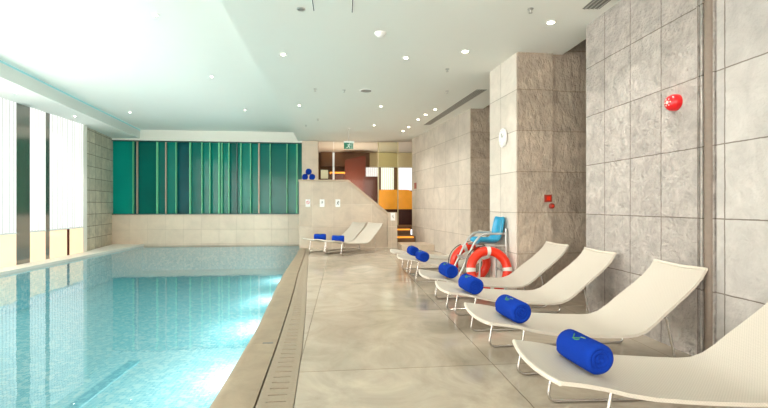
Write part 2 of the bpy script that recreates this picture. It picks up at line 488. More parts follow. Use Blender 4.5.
MB().box(-7.87, -1.43, YF - .03, YF + .12, 3.55, 3.58).build('head', M['teal_dark_edge'], win)

# ------------------------------------------------------------------ left wall: window bays with blinds
def lx(y):     # the glazing line leans out slightly with distance
    return -7.25 - max(0, y - 9) * .03
struct(MB().prism([(-7.42, 12.86), (-7.87, YF), (-8.6, YF), (-8.6, 12.86)], 0, ZC + .3).build('wall_left_pier', M['stone_tan']))
struct(MB().prism([(-7.36, 12.80), (-7.36, 12.98), (-8.2, 12.98), (-8.2, 12.80)], 0, ZC).build('trim_3', M['white_ledge']))
struct(MB().box(-8.6, -8.3, -4, YF, 0, 4.2).build('wall_left', M['wall_paint']))
bays = [(11.36, 12.80, 2), (10.66, 11.20, 1), (8.75, 10.22, 1), (8.05, 8.62, 1), (6.2, 7.6, 1), (5.5, 6.05, 1), (3.6, 5.05, 1), (2.9, 3.45, 1), (1.0, 2.45, 1), (.3, .85, 1), (-1.6, -.15, 1), (-3.8, -2.0, 1)]
for i, (a, b, npan) in enumerate(bays):
    xa, xb = lx(a), lx(b)
    w_ = bpy.data.objects.new('window_%d' % (i + 2), None); COL.objects.link(w_); struct(w_)
    MB().prism([(xa, a), (xb, b), (xb - .04, b), (xa - .04, a)], .74, ZC).build('blind', M['blind'] if i < 3 else M['blind_boosted'], w_)  # bays out of view get the boosted fill glow
    # blind foot rail with its small tassels
    MB().prism([(xa + .01, a), (xb + .01, b), (xb - .05, b), (xa - .05, a)], .70, .74).build('blind_rail', M['frame_white'], w_)
    m_ = (a + b) / 2
    if npan == 2:
        spans = [(a, m_ - .02), (m_ + .05, b)]
        MB().prism([(lx(m_) + .02, m_ - .02), (lx(m_) + .02, m_ + .05), (lx(m_) - .06, m_ + .05), (lx(m_) - .06, m_ - .02)], 0, .70).build('post', M['wood'], w_)
    else:
        spans = [(a, b)]
    for (c, d) in spans:
        MB().prism([(lx(c), c), (lx(d), d), (lx(d) - .05, d), (lx(c) - .05, c)], 0, .70).build('lower_pane', M['cream_pane'], w_)
gaps = sorted([(bays[k + 1][1], bays[k][0]) for k in range(len(bays) - 1)])
for i, (a, b) in enumerate(gaps):
    struct(MB().prism([(lx(a) - .004, a), (lx(b) - .004, b), (lx(b) - .3, b), (lx(a) - .3, a)], 0, ZC).build('wall_left_panel', M['mirror']))

# ------------------------------------------------------------------ ceiling
STEP = [(-1.25, -4), (-1.33, 3), (-1.42, 7.5), (-1.48, 11), (-1.57, YF)]
FAS = [(-4.85, -4), (-6.10, 8), (-6.96, YF)]
struct(MB().prism(STEP + [(3.36, YF), (3.36, -4)], ZC, ZP + .12).build('ceiling', M['ceiling']))
struct(MB().box(-8.6, -1.1, -4, YF, ZP, ZP + .15).build('ceiling_pool', M['ceiling']))
struct(MB().prism(FAS + [(-8.6, YF), (-8.6, -4)], ZC, ZP).build('ceiling_soffit', M['ceiling']))
mb = MB()
for (x0, y0), (x1, y1) in zip(FAS, FAS[1:]):
    mb.prism([(x0, y0), (x1, y1), (x1 + .012, y1), (x0 + .012, y0)], ZC + .002, ZP - .035)
struct(mb.build('trim_4', M['fascia']))
mb = MB()
for (x0, y0), (x1, y1) in zip(FAS, FAS[1:]):
    mb.prism([(x0, y0), (x1, y1), (x1 + .02, y1), (x0 + .02, y0)], ZP - .035, ZP)
struct(mb.build('trim_5', M['cove']))
struct(MB().box(3.3, XR + .3, -4, YF, 4.3, 4.4).build('ceiling_recess', M['dark']))

# ------------------------------------------------------------------ right side: stone walls and piers
struct(MB().box(3.12, 3.8, 3.41, 5.11, 0, 4.3).build('wall_right', M['stone_near']))
struct(MB().box(3.13, 3.8, -4, 3.232, 0, 4.3).build('wall_right_near', M['stone_grey']))
mb = MB()
for yy, xx in ((3.405, 3.105), (3.385, 3.125), (3.365, 3.105), (3.345, 3.125)):
    mb.box(xx, 3.6, yy - .02, yy, 0, ZC)
mb.box(3.115, 3.6, 3.245, 3.33, 0, ZC)
struct(MB().lathe([(.038, 0), (.038, ZC)], (3.12, 3.29, 0), seg=16).build('trim_9', M['pilaster'], smooth=True))
struct(mb.build('trim_6', M['stone_near'], smooth=True))
struct(MB().prism([(2.62, 6.12), (3.19, 6.12), (3.19, 7.05), (2.545, 7.05)], 0, ZC).build('wall_pier_core', M['stone_light']))
struct(MB().box(2.63, 3.185, 6.085, 6.119, 0, ZC).build('wall_pier', M['stone_brown']))
struct(MB().box(3.2, XR, 6.13, 7.0, 0, 4.3).build('wall_pier_back', M['stone_brown']))
struct(MB().prism([(3.05, 9.8), (2.43, 14.47), (3.6, 14.47), (XR, 9.8)], 0, ZC + .4).build('wall_right_far', M['stone_far']))
struct(MB().prism([(3.055, 9.76), (XR, 9.76), (XR, 9.799), (3.055, 9.799)], 0, ZC + .4).build('wall_right_far_end', M['stone_brown']))
struct(MB().box(XR, XR + .2, -4, YF, 0, 4.4).build('wall_right_outer', M['stone_brown']))
struct(MB().box(-8.6, XR + .3, -4.2, -4, -.3, 4.4).build('wall_front', M['wall_paint']))
w_ = bpy.data.objects.new('window_40', None); COL.objects.link(w_); struct(w_)  # unseen glowing panel added behind the camera as fill, shaped like a window
MB().box(-6.5, 2.5, -3.99, -3.95, .5, 3.4).build('blind', M['fill_glow'], w_)
MB().box(-6.6, 2.6, -3.99, -3.94, 3.4, 3.5).build('head', M['frame_white'], w_)
MB().box(-6.6, 2.6, -3.99, -3.94, .4, .5).build('sill', M['frame_white'], w_)

# ------------------------------------------------------------------ balustrade wall, steps and the room beyond
YP = 13.3
prof = [(-1.33, 0), (1.46, 0), (1.46, 1.06), (.17, 2.09), (-1.33, 2.09)]
struct(MB().prism_y(prof, YP, YP + .22).build('wall_parapet', M['parapet']))
cop = [(-1.35, 2.09), (.18, 2.09), (1.46, 1.06), (1.46, 1.11), (.19, 2.14), (-1.35, 2.14)]
cop = [(-1.35, 2.085), (.165, 2.085), (1.46, 1.0), (1.46, 1.115), (.2, 2.145), (-1.35, 2.145)]
struct(MB().prism_y(cop, YP - .03, YP + .25).build('trim_7', M['parapet_cap']))
struct(MB().box(1.44, 1.74, YP - .12, YP + .3, 0, 1.11).build('wall_parapet_end', M['parapet']))
struct(MB().prism([(1.75, 12.2), (2.72, 12.2), (2.66, 13.2), (1.75, 13.2)], 0, .17).build('floor_step', M['parapet']))
# landing and stair flight climbing to the left behind the balustrade
mb = MB()
for k in range(6):
    mb.box(1.45 - (k + 1) * .28, 1.45 - k * .28, YP + .25, 15.2, 0, .17 + .17 * (k + 1))
struct(mb.build('floor_stair', M['parapet']))
struct(MB().box(-1.3, -.24, YP + .25, 15.2, 0, 1.2).build('floor_upper', M['parapet']))
# lit steps seen in the gap
for k, (y0, z) in enumerate(((14.0, .30), (14.7, .52))):
    st = struct(MB().box(1.75, 2.42 if y0 > 14 else 2.46, y0, y0 + .65, 0, z).build('floor_step_lit', M['brown']))
    MB().box(1.78, 2.40, y0 - .02, y0, z - .06, z - .01).build('light_strip', M['ledwarm'], st)
# back room shell
struct(MB().box(-.9, 4.2, YF, 19.0, .45, .55).build('floor_lounge', M['brown']))
struct(MB().box(-1.43, 4.4, 18.6, 18.8, .4, 4.2).build('wall_lounge_back', M['brown']))
struct(MB().box(-1.4, -1.2, YF + .3, 18.6, .4, 4.2).build('wall_lounge_left', M['brown']))
struct(MB().box(4.2, 4.4, YF - .6, 18.8, .0, 4.2).build('wall_lounge_right', M['wall_paint']))
struct(MB().box(-1.57, 4.4, YF, 18.8, ZC, ZC + .3).build('ceiling_lounge', M['ceiling']))
# wooden partition, its top sloping
struct(MB().prism_y([(.12, .55), (.98, .55), (.98, 3.42), (.12, 3.2)], 17.4, 17.6).build('wall_wood', M['wood']))
struct(MB().box(.86, 1.45, 16.9, 17.0, .55, 2.5).build('wall_wood_low', M['wood_dark']))
struct(MB().box(-.9, 1.2, 18.3, 18.55, 3.02, 3.64).build('wall_lounge_bulkhead_left', M['brown']))
struct(MB().box(1.2, 4.2, 18.3, 18.55, 3.02, 3.64).build('wall_lounge_bulkhead', M['olive']))
for i, (a, b) in enumerate([(1.0, 1.62), (1.72, 2.28), (2.5, 3.15)]):
    w_ = bpy.data.objects.new('window_%d' % (20 + i), None); COL.objects.link(w_); struct(w_)
    MB().box(a, b, 18.45, 18.5, 2.0, 3.0).build('blind', M['backblind'], w_)
    for k in range(int((b - a) / .09)):
        MB().box(a + .05 + k * .09, a + .058 + k * .09, 18.43, 18.45, 2.0, 3.0).build('louvre', M['grey'], w_) if k < 8 else None
ct = thing('bar_counter', 'glowing amber bar counter in the room beyond the stair', 'counter', (2.3, 17.0, .55))
MB().box(-.82, 1.0, -.1, .4, 0, .62).build('body', M['wood_dark'], ct)
MB().prism_y([(-.82, .63), (1.0, .63), (1.0, 1.0), (.4, 1.42), (-.82, 1.42)], -.14, -.02).build('front_panel', M['amber'], ct)
cb = thing('side_cabinet', 'dark cabinet with an orange lit shelf left of the wooden partition', 'cabinet', (-.2, 17.6, .55))
MB().box(-.25, .3, -.2, .3, 0, 2.1).build('body', M['wood_dark'], cb)
MB().box(-.3, .32, -.24, .3, 2.1, 2.16).build('lit_shelf', M['ledwarm'], cb)
# glass partitions above the balustrade
gp = bpy.data.objects.new('window_30', None); COL.objects.link(gp); struct(gp)
MB().box(-.86, -.32, YF + .02, YF + .04, 1.2, ZC).build('pane', M['glass'], gp)
MB().box(-.28, 1.32, YF + .02, YF + .04, 1.2, ZC).build('pane', M['glass'], gp)
MB().box(1.32, 2.05, YF - .02, YF + .0, .6, ZC).build('pane', M['glass_olive'], gp)
MB().box(-.34, -.27, YF, YF + .06, 1.2, 3.25).build('frame', M['frame_white'], gp)
MB().box(1.30, 1.335, YF - .03, YF + .05, .6, ZC).build('frame', M['olive'], gp)
MB().box(2.03, 2.06, YF - .03, YF + .05, .6, ZC).build('frame', M['olive'], gp)
pn = tag(MB().box(-.76, -.5, YF - .005, YF + .015, 2.3, 2.62).build('notice', M['olive']), 'pale paper notice on the glass beside the towels on the balustrade', 'notice')

# exit sign hanging from the ceiling
ex = thing('exit_sign', 'green and white running-man exit sign hanging above the stair', 'sign', (.2, 12.6, ZC))
MB().box(-.14, .14, -.02, .02, -.63, -.44).build('housing', M['green_sign'], ex)
MB().box(-.15, .15, -.024, .024, -.44, -.40).build('top_edge', M['white_sign'], ex)
MB().tube([(0, 0, 0), (0, 0, -.40)], .008, 8).build('rod', M['alu'], ex)
MB().lathe([(.05, 0), (.045, -.02), (.0, -.025)], (0, 0, 0)).build('rose', M['white'], ex)
mb = MB()
yk = -.026
mb.lathe([(.016, 0), (.016, .004)], (.03, yk, -.475), (0, 1, 0), 12)
mb.tube([(.02, yk, -.495), (-.01, yk, -.545)], .011, 6)
mb.tube([(.02, yk, -.5), (.055, yk, -.52), (.07, yk, -.50)], .006, 6)
mb.tube([(.015, yk, -.5), (-.03, yk, -.49), (-.045, yk, -.515)], .006, 6)
mb.tube([(-.01, yk, -.545), (.03, yk, -.565), (.025, yk, -.61)], .008, 6)
mb.tube([(-.01, yk, -.545), (-.035, yk, -.585), (-.08, yk, -.59)], .008, 6)
mb.build('pictogram', M['white_sign'], ex)
mb = MB(); mb.box(.085, .092, yk - .002, yk + .004, -.615, -.455); mb.box(.125, .132, yk - .002, yk + .004, -.615, -.455); mb.box(.085, .132, yk - .002, yk + .004, -.46, -.453)
mb.build('door_mark', M['white_sign'], ex)

# signs on the balustrade
def plate(cx, cz, w, h, y, label, kind):
    t = thing('pool_notice', label, 'sign', (cx, y, cz))
    MB().box(-w / 2, w / 2, -.012, 0, -h / 2, h / 2).build('plate', M['white'], t, bevel=.003)
    mb = MB()
    if kind == 0:      # prohibition ring
        mb.tube([(.045 * math.cos(a * PI / 10), -.015, .02 + .045 * math.sin(a * PI / 10)) for a in range(20)], .006, 6, closed=True)
        mb.tube([(-.032, -.015, .052), (.032, -.015, -.012)], .006, 6)
        mb.build('mark', M['red'], t)
    elif kind == 1:    # small figure
        mb.lathe([(.014, 0), (.014, .004)], (0, -.016, .05), (0, 1, 0), 10)
        mb.tube([(0, -.015, .035), (0, -.015, -.02)], .009, 6); mb.tube([(-.03, -.015, .0), (.03, -.015, .03)], .006, 6)
        mb.build('mark', M['grey'], t)
    elif kind == 2:
        mb.lathe([(.014, 0), (.014, .004)], (.01, -.016, .055), (0, 1, 0), 10)
        mb.tube([(.01, -.015, .04), (-.01, -.015, -.005)], .01, 6); mb.tube([(-.01, -.015, -.005), (.02, -.015, -.03), (.015, -.015, -.06)], .007, 6)
        mb.tube([(-.01, -.015, -.005), (-.03, -.015, -.05)], .007, 6); mb.tube([(-.025, -.015, .02), (.035, -.015, .035)], .006, 6)
        mb.build('mark', M['black'], t)
    else:
        mb.lathe([(.013, 0), (.013, .004)], (0, -.016, .04), (0, 1, 0), 10)
        mb.tube([(0, -.015, .025), (.012, -.015, -.02), (.03, -.015, -.05)], .008, 6); mb.tube([(.0, -.015, .01), (-.03, -.015, -.01)], .006, 6)
        mb.build('mark', M['grey'], t)
    return t
k_ = 13.3 / 12.2
plate(-1.06, 1.41, .15, .24, YP, 'white pool rule sign with red ring, leftmost on the balustrade', 0)
plate(-.62, 1.41, .15, .24, YP, 'white pool rule sign with grey figure, middle of the balustrade three', 1)
plate(-.13, 1.41, .15, .24, YP, 'white pool rule sign with black figure, right of the balustrade three', 2)
plate(1.6, .98, .15, .24, YP - .12, 'small white step warning sign on the end post of the balustrade', 3)

# ------------------------------------------------------------------ sun loungers
PROF = [(0, .43), (.06, .423), (.14, .412), (.25, .392), (.38, .358), (.52, .333), (.7, .316), (.88, .303), (1.04, .294), (1.16, .29),
        (1.25, .297), (1.33, .325), (1.42, .385), (1.5, .452), (1.6, .527), (1.7, .603), (1.79, .68), (1.85, .745), (1.9, .82)]
PROF = [(x * .992, z) for x, z in PROF]
HW = .34
def hw(x): return HW - .045 * max(0, (x - 1.0) / .87)
def sling():
    mb = MB(); nu = len(PROF); nv = 10; vs = []
    for side in (1, 0):
        for i, (x, z) in enumerate(PROF):
            for j in range(nv + 1):
                t = j / nv * 2 - 1
                sag = .016 * (1 - t * t)
                bow = (.035 * (1 - t * t)) * max(0, 1 - x / .5)       # front edge bows forward
                # thickness along the profile normal
                i0, i1 = max(0, i - 1), min(nu - 1, i + 1)
                dx, dz = PROF[i1][0] - PROF[i0][0], PROF[i1][1] - PROF[i0][1]
                l = math.hypot(dx, dz); nx, nz = -dz / l, dx / l
                th = 0 if side else -.022
                vs.append((x - bow + nx * (th - sag), t * hw(x), z + nz * (th - sag)))
    W = nv + 1; B = nu * W; fs = []
    for i in range(nu - 1):
        for j in range(nv):
            fs.append((i * W + j, i * W + j + 1, (i + 1) * W + j + 1, (i + 1) * W + j))
            fs.append((B + i * W + j, B + (i + 1) * W + j, B + (i + 1) * W + j + 1, B + i * W + j + 1))
        for j in (0, nv):
            fs.append((i * W + j, (i + 1) * W + j, B + (i + 1) * W + j, B + i * W + j))
    for j in range(nv):
        fs.append((j, B + j, B + j + 1, j + 1)); e = (nu - 1) * W
        fs.append((e + j, e + j + 1, B + e + j + 1, B + e + j))
    mb.add(vs, fs); return mb
def pz(x):
    for (a, b), (c, d) in zip(PROF, PROF[1:]):
        if a <= x <= c: return b + (d - b) * (x - a) / (c - a)
    return PROF[-1][1]
def make_lounger():
    t = thing('sun_lounger', 'x', 'sun lounger')
    sling().build('sling_seat', M['weave'], t, smooth=True)
    mb = MB()
    mb.tube([(-.035 * (1 - s * s) + .004, s * HW, .43 - .012 - .016 * (1 - s * s)) for s in [k / 6 - 1 for k in range(13)]], .0145, 10)
    mb.build('front_hem', M['hem'], t, smooth=True)
    mb = MB(); mb.tube([(1.887, -hw(1.84), .811 - .0), (1.887, 0, .802), (1.887, hw(1.84), .811)], .0125, 10)
    mb.build('top_hem', M['hem'], t, smooth=True)
    for s in (-1, 1):
        y = s * .325
        pts = fillet([(.285, y, .365), (.225, y, .011), (1.59, y, .011), (1.5, y, .425)], .07)
        MB().tube(pts, .0105, 10).build('leg_loop', M['chrome'], t, smooth=True)
    for x in (.29, 1.49):
        z = pz(x) - .034
        MB().tube([(x, -.325, z), (x, .325, z)], .009, 8).build('crossbar', M['chrome'], t, smooth=True)
    return t
LG = 'row of sun loungers along the stone wall'
lounger = make_lounger()
lounger['label'] = 'cream woven sun lounger nearest the camera, cut off at lower right'
lounger['group'] = LG
RZ = 0.0
lounger.location = (1.15, 2.43, 0); lounger.rotation_euler = (0, 0, -.055)
rows = [(1.155, 3.53, 'second cream sun lounger from the front, tip against the stone pilaster'),
        (1.135, 4.68, 'third cream sun lounger from the front, standing before the wall corner'),
        (1.10, 5.60, 'fourth cream sun lounger, its tip in front of the rough brown pier'),
        (1.04, 7.52, 'fifth cream sun lounger, standing just behind the lifeguard chair'),
        (1.02, 8.42, 'farthest cream sun lounger of the row by the stone wall')]
for x, y, lb in rows: dup(lounger, (x, y, 0), RZ, lb)
A = math.radians(42); ux, uy = math.cos(A), math.sin(A)
ox, oy = -.65, 11.45
GL = 'pair of loungers before the balustrade'
pair = []
for s, lb in ((-.345, 'nearer cream sun lounger of the pair angled before the balustrade'), (.345, 'farther cream sun lounger of the pair, close to the pool corner')):
    pair.append(dup(lounger, (ox - uy * s, oy + ux * s, 0), A, lb, GL))

# ------------------------------------------------------------------ rolled towels
def make_towel():
    t = thing('rolled_towel', 'x', 'towel')
    L = .33; seg = 40; vs = []; fs = []
    prof = [(-L / 2 + .012, .0), (-L / 2 + .002, .018), (-L / 2 + .012, .03), (-L / 2 + .001, .045), (-L / 2 + .01, .058), (-L / 2, .074), (-L / 2 + .006, .09),
            (-L / 2 + .02, .099), (-L / 4, .101), (0, .1), (L / 4, .101), (L / 2 - .02, .099), (L / 2 - .006, .09), (L / 2, .074), (L / 2 - .01, .058), (L / 2 - .001, .045),
            (L / 2 - .012, .03), (L / 2 - .002, .018), (L / 2 - .012, .0)]
    for (yy, r) in prof:
        for k in range(seg):
            a = 2 * PI * k / seg
            rr = r * .97 * (1 - .07 * (k / seg)) * (1 + .012 * math.sin(3 * a + yy * 9))
            vs.append((rr * math.cos(a + 3.6), yy, rr * math.sin(a + 3.6) * .96))
    for i in range(len(prof) - 1):
        for k in range(seg):
            k2 = (k + 1) % seg
            fs.append((i * seg + k, i * seg + k2, (i + 1) * seg + k2, (i + 1) * seg + k))
    MB().add(vs, fs).build('roll', M['towel'], t, smooth=True)
    # embroidered emblem of two leaf strokes on top
    def on(a, y): return (.0965 * math.cos(a), y, .0965 * math.sin(a) * .97)
    e = MB()
    e.tube([on(PI / 2 + .28 + .38 * math.sin(k * .35), .045 - k * .011) for k in range(8)], .0035, 6)
    e.tube([on(PI / 2 + .65 - .05 * k, .02 - k * .009) for k in range(6)], .003, 6)
    eo = e.build('emblem', M['emblem'], t)
    MB().tube([on(PI / 2 + .3 - .02 * k, -.02 - k * .008) for k in range(5)], .003, 6).build('emblem_dot', M['emblem_y'], eo)
    return t
towel = make_towel()
tw = [(1.47, 2.44, 'rolled blue towel on the lounger nearest the camera', .06),
      (1.46, 3.49, 'rolled blue towel on the second lounger from the front', .08),
      (1.43, 4.58, 'rolled blue towel on the third lounger from the front', .08),
      (1.43, 5.58, 'rolled blue towel on the fourth lounger, before the lifeguard chair ladder', .08),
      (1.42, 7.38, 'rolled blue towel on the fifth lounger, behind the lifeguard chair', .08),
      (1.40, 8.24, 'rolled blue towel on the farthest lounger of the wall row', .08)]
TG = 'rolled towels on the loungers'
for i, (x, y, lb, rz) in enumerate(tw):
    x0 = lounger.location.x if i < 4 else rows[i - 1][0]
    z = pz(x - x0) - .006 + .092
    if i == 0:
        towel.location = (x, y, z); towel.rotation_euler = (0, 0, rz); towel['label'] = lb; towel['group'] = TG
    else:
        dup(towel, (x, y, z), rz, lb, TG)
for p_, lb, lo in ((pair[0], 'rolled blue towel on the nearer lounger before the balustrade', .42), (pair[1], 'rolled blue towel on the farther lounger by the pool corner', .36)):
    dup(towel, (p_.location.x + lo * ux, p_.location.y + lo * uy, pz(lo) - .006 + .092), A + .75, lb, TG)
for dx, dz, lb in ((-.11, 0, 'left lower rolled blue towel stacked on the balustrade top'), (.11, 0, 'right lower rolled blue towel stacked on the balustrade top'), (0, .165, 'uppermost rolled blue towel of the stack on the balustrade top')):
    dup(towel, (-1.05 + dx, YP + .11, 2.14 + .094 + dz), .1, lb, 'towels stacked on the balustrade')

# ------------------------------------------------------------------ lifeguard chair
CX, CY = 2.15, 6.57
ch = thing('lifeguard_chair', 'low lifeguard chair with turquoise seat and steel tube frame by the pier', 'chair', (CX, CY, 0))
def P(x, y, z): return (x + .055 - CX, y - .07 - CY, z)
for yy in (6.43, 6.85):
    MB().tube(fillet([P(2.49, yy, .90), P(2.12, yy, .90), P(2.0, yy, .78), P(1.64, yy, .012)], .1), .017, 10).build('ladder_rail', M['alu'], ch, smooth=True)
    MB().tube([P(2.5, yy, 0), P(2.5, yy, .98)], .017, 10).build('rear_leg', M['alu'], ch, smooth=True)
    MB().tube([P(2.1, yy, .70), P(2.06, yy, 0)], .015, 10).build('front_leg', M['alu'], ch, smooth=True)
    MB().tube([P(2.02, yy, .71), P(2.5, yy, .71)], .015, 10).build('seat_rail', M['alu'], ch, smooth=True)
for x, z in ((1.76, .27), (1.89, .52)):
    MB().box(x - CX - .005, x - CX + .115, 6.37 - CY, 6.77 - CY, z - .012, z + .012).build('step', M['alu'], ch, bevel=.004)
for x, z in ((2.1, .71), (2.5, .71), (2.5, .3)):
    MB().tube([P(x, 6.43, z), P(x, 6.85, z)], .013, 8).build('crossbar', M['alu'], ch, smooth=True)
sp = [(2.04, .745), (2.07, .775), (2.14, .775), (2.24, .762), (2.33, .765), (2.39, .80), (2.425, .87), (2.445, .97), (2.46, 1.06), (2.475, 1.13), (2.48, 1.155)]
mb = MB(); nv = 10; vs = []
for side in (0, 1):
    for i, (x, z) in enumerate(sp):
        wd = .2 if i < 8 else (.19, .175, .14)[i - 8]
        for j in range(nv + 1):
            t = j / nv * 2 - 1
            lip = .055 * abs(t) ** 4
            i0, i1 = max(0, i - 1), min(len(sp) - 1, i + 1)
            dx, dz = sp[i1][0] - sp[i0][0], sp[i1][1] - sp[i0][1]; l = math.hypot(dx, dz)
            nx, nz = -dz / l, dx / l
            o = lip - (0.022 if side else 0)
            vs.append(P(x + .04 + nx * o, 6.64 + t * wd, z + nz * o))
W = nv + 1; B = len(sp) * W; fs = []
for i in range(len(sp) - 1):
    for j in range(nv):
        fs.append((i * W + j, i * W + j + 1, (i + 1) * W + j + 1, (i + 1) * W + j))
        fs.append((B + i * W + j, B + (i + 1) * W + j, B + (i + 1) * W + j + 1, B + i * W + j + 1))
    for j in (0, nv): fs.append((i * W + j, (i + 1) * W + j, B + (i + 1) * W + j, B + i * W + j))
for j in range(nv):
    fs.append((j, B + j, B + j + 1, j + 1)); e = (len(sp) - 1) * W
    fs.append((e + j, e + j + 1, B + e + j + 1, B + e + j))
mb.add(vs, fs).build('bucket_seat', M['seat_blue'], ch, smooth=True)

# ------------------------------------------------------------------ life rings
def life_ring(cx, cy, cz, tilt, turn, label, R=.285, r=.07, rot=0.0):
    t = thing('life_ring', label, 'life ring', (cx, cy, cz - R - r))
    Mx = Matrix.Rotation(turn, 3, 'Z') @ Matrix.Rotation(tilt, 3, 'X')
    def ring(rr, a0, a1, n):
        pts = []
        for k in range(n + 1):
            a = a0 + (a1 - a0) * k / n
            pts.append(Mx @ Vector((R * math.cos(a), 0, R * math.sin(a))) + Vector((0, 0, R + r)))
        return pts
    MB().tube(ring(r, 0, 2 * PI, 48)[:-1], r, 16, closed=True).build('float', M['orange'], t, smooth=True)
    for k in range(4):
        a = rot + PI / 2 * k
        MB().tube(ring(r, a - .1, a + .1, 4), r + .003, 16).build('band', M['tape'], t, smooth=True)
        mb = MB(); pts = []
        for q in range(13):
            b = a + .1 + (PI / 2 - .2) * q / 12
            rr = R + r + .012 + .02 * math.sin(PI * q / 12)
            pts.append(Mx @ Vector((rr * math.cos(b), 0, rr * math.sin(b))) + Vector((0, 0, R + r)))
        if k < 2: mb.tube(pts, .007, 6).build('grab_rope', M['rope'], t, smooth=True)
    return t
life_ring(2.23, 6.2, .365, -.22, 0.0, 'orange life ring with silver bands leaning on the front of the lifeguard chair', rot=PI / 2)
life_ring(2.175, 6.97, .365, .1, 0.0, 'orange life ring standing behind the lifeguard chair', rot=.4)

# ------------------------------------------------------------------ wall fittings
al = thing('fire_alarm_sounder', 'round red fire alarm sounder high on the stone wall', 'alarm', (3.12, 3.65, 2.31))
MB().lathe([(.078, 0), (.078, -.022), (.074, -.05), (.058, -.075), (.03, -.088), (0.0, -.09)], (0, 0, 0), (1, 0, 0), 32).build('dome', M['red'], al, smooth=True)
mb = MB(); mb.lathe([(.016, 0), (.016, -.004)], (-.0885, 0, 0), (1, 0, 0), 20)
for k in range(6):
    a = k * PI / 3
    mb.lathe([(.007, 0), (.006, -.005)], (-.084, .031 * math.cos(a), .031 * math.sin(a)), (1, 0, 0), 8)
mb.build('grille', M['tape'], al)
ck = thing('wall_clock', 'round white wall clock on the pale side of the stone pier', 'clock', (2.588, 6.52, 2.43), math.radians(-4.6))
MB().lathe([(.155, 0), (.155, -.03), (.145, -.04), (.14, -.03), (.0, -.03)], (0, 0, 0), (1, 0, 0), 36).build('case', M['white'], ck, smooth=True)
MB().tube([(-.034, 0, 0), (-.034, .02, .07)], .004, 6).build('hour_hand', M['grey'], ck)
MB().tube([(-.035, 0, 0), (-.035, -.09, .03)], .003, 6).build('minute_hand', M['grey'], ck)
for k in range(12):
    a = k * PI / 6
    MB().tube([(-.032, .118 * math.cos(a), .118 * math.sin(a)), (-.032, .132 * math.cos(a), .132 * math.sin(a))], .003, 5).build('hour_mark', M['grey'], ck)
cp = thing('fire_call_point', 'square dark red call point plate on the rough brown pier', 'alarm', (3.1, 6.085, 1.45))
MB().box(-.055, .055, -.03, 0, -.055, .055).build('plate', M['darkred'], cp, bevel=.006)
MB().box(-.03, .03, -.036, -.03, -.03, .03).build('window', M['orange'], cp)
bl = thing('alarm_button', 'small round red alarm bell below the square call point', 'alarm', (3.16, 6.085, 1.335))
MB().lathe([(.042, 0), (.04, -.03), (.02, -.045), (0, -.047)], (0, 0, 0), (0, 1, 0), 20).build('dome', M['darkred'], bl, smooth=True)
MB().lathe([(.02, -.043), (.018, -.05), (0, -.051)], (0, 0, 0), (0, 1, 0), 14).build('button', M['orange'], bl)
fs_ = thing('hose_reel_sign', 'small dark red square sign on the far pale stone wall', 'sign', (2.47, 14.05, 2.0), math.radians(-7.6 + 180) * 0)
MB().prism([(0, -.1), (.02, -.1), (-.006, .1), (-.026, .1)], -.1, .1).build('plate', M['darkred'], fs_)
MB().prism([(-.004, -.05), (.0, -.05), (-.014, .05), (-.018, .05)], -.05, .05).build('mark', M['orange'], fs_)

# ------------------------------------------------------------------ ceiling fittings
def downlight(x, y, z, label, lit=0.0, r=.055, cone=105, bulb=.8, col=(1, .95, .87)):
    t = thing('downlight', label, 'ceiling light', (x, y, z))
    MB().lathe([(r * .78, -.001), (r, -.001), (r, -.008), (r * .8, -.012), (r * .78, -.006)], (0, 0, 0)).build('trim_ring', M['frame_white'] if lit else M['alu'], t, smooth=True)
    MB().lathe([(r * .79, -.006), (r * .5, -.007), (0, -.007)], (0, 0, 0)).build('baffle', M['grey'], t)
    if lit: MB().lathe([(r * bulb, -.008), (r * bulb * .7, -.016), (0, -.018)], (0, 0, 0)).build('lens', M['lamp'], t)
    if lit:
        l = bpy.data.lights.new('downlight_beam', 'SPOT'); l.energy = lit; l.spot_size = math.radians(cone); l.spot_blend = .7
        l.color = col; l.shadow_soft_size = .04
        o = bpy.data.objects.new('downlight_beam', l); COL.objects.link(o); o.parent = t; o.location = (0, 0, -.03)
    return t
SP = 34
downlight(-.89, 6.52, ZC, 'round chrome downlight near the pool ceiling edge', SP, .06, bulb=.45)
downlight(.99, 6.48, ZC, 'round chrome downlight in the middle of the deck ceiling', SP, .06, bulb=.45)
downlight(1.83, 6.12, ZC, 'bright round downlight in the deck ceiling facing the pier', 18)
downlight(2.61, 5.04, ZC, 'lit downlight close to the wall, before the gap beside the pier', 34, cone=72)
downlight(2.61, 4.25, ZC, 'wall-washing downlight second from the pier gap', 34, cone=72)
downlight(2.61, 3.5, ZC, 'wall-washing downlight above the fire alarm', 34, cone=72)
downlight(-.48, 5.0, ZC, 'small recessed downlight at the top of the photo, near ceiling slots', 0, .05)
downlight(-.98, 9.81, ZC, 'small recessed downlight beside the pool ceiling edge, farther from camera', 70, .05, bulb=.45)
downlight(.9, 9.72, ZC, 'small recessed downlight beyond the round speaker grille', 70, .05, bulb=.45)
downlight(.92, 12.04, ZC, 'small downlight right of the exit sign rod', 60, .05, bulb=.45)
for k, (x, y) in enumerate([(2.22, 9.89), (2.11, 10.5), (2.03, 11.1), (1.95, 12.2), (1.88, 12.9)]):
    downlight(x, y, ZC, ['nearest', 'second', 'third', 'fourth', 'farthest'][k] + ' bright spot in the row along the far pale wall', SP * .6, .045)
downlight(-2.53, 6.02, ZP, 'small recessed downlight in the raised pool ceiling, top of the photo', 60, .05, bulb=.4)
downlight(-2.62, 8.8, ZP, 'recessed downlight in the middle of the raised pool ceiling', 60, .05, bulb=.4)
downlight(-2.64, 11.8, ZP, 'recessed downlight in the pool ceiling close to the teal glazing', 60, .05, bulb=.4)
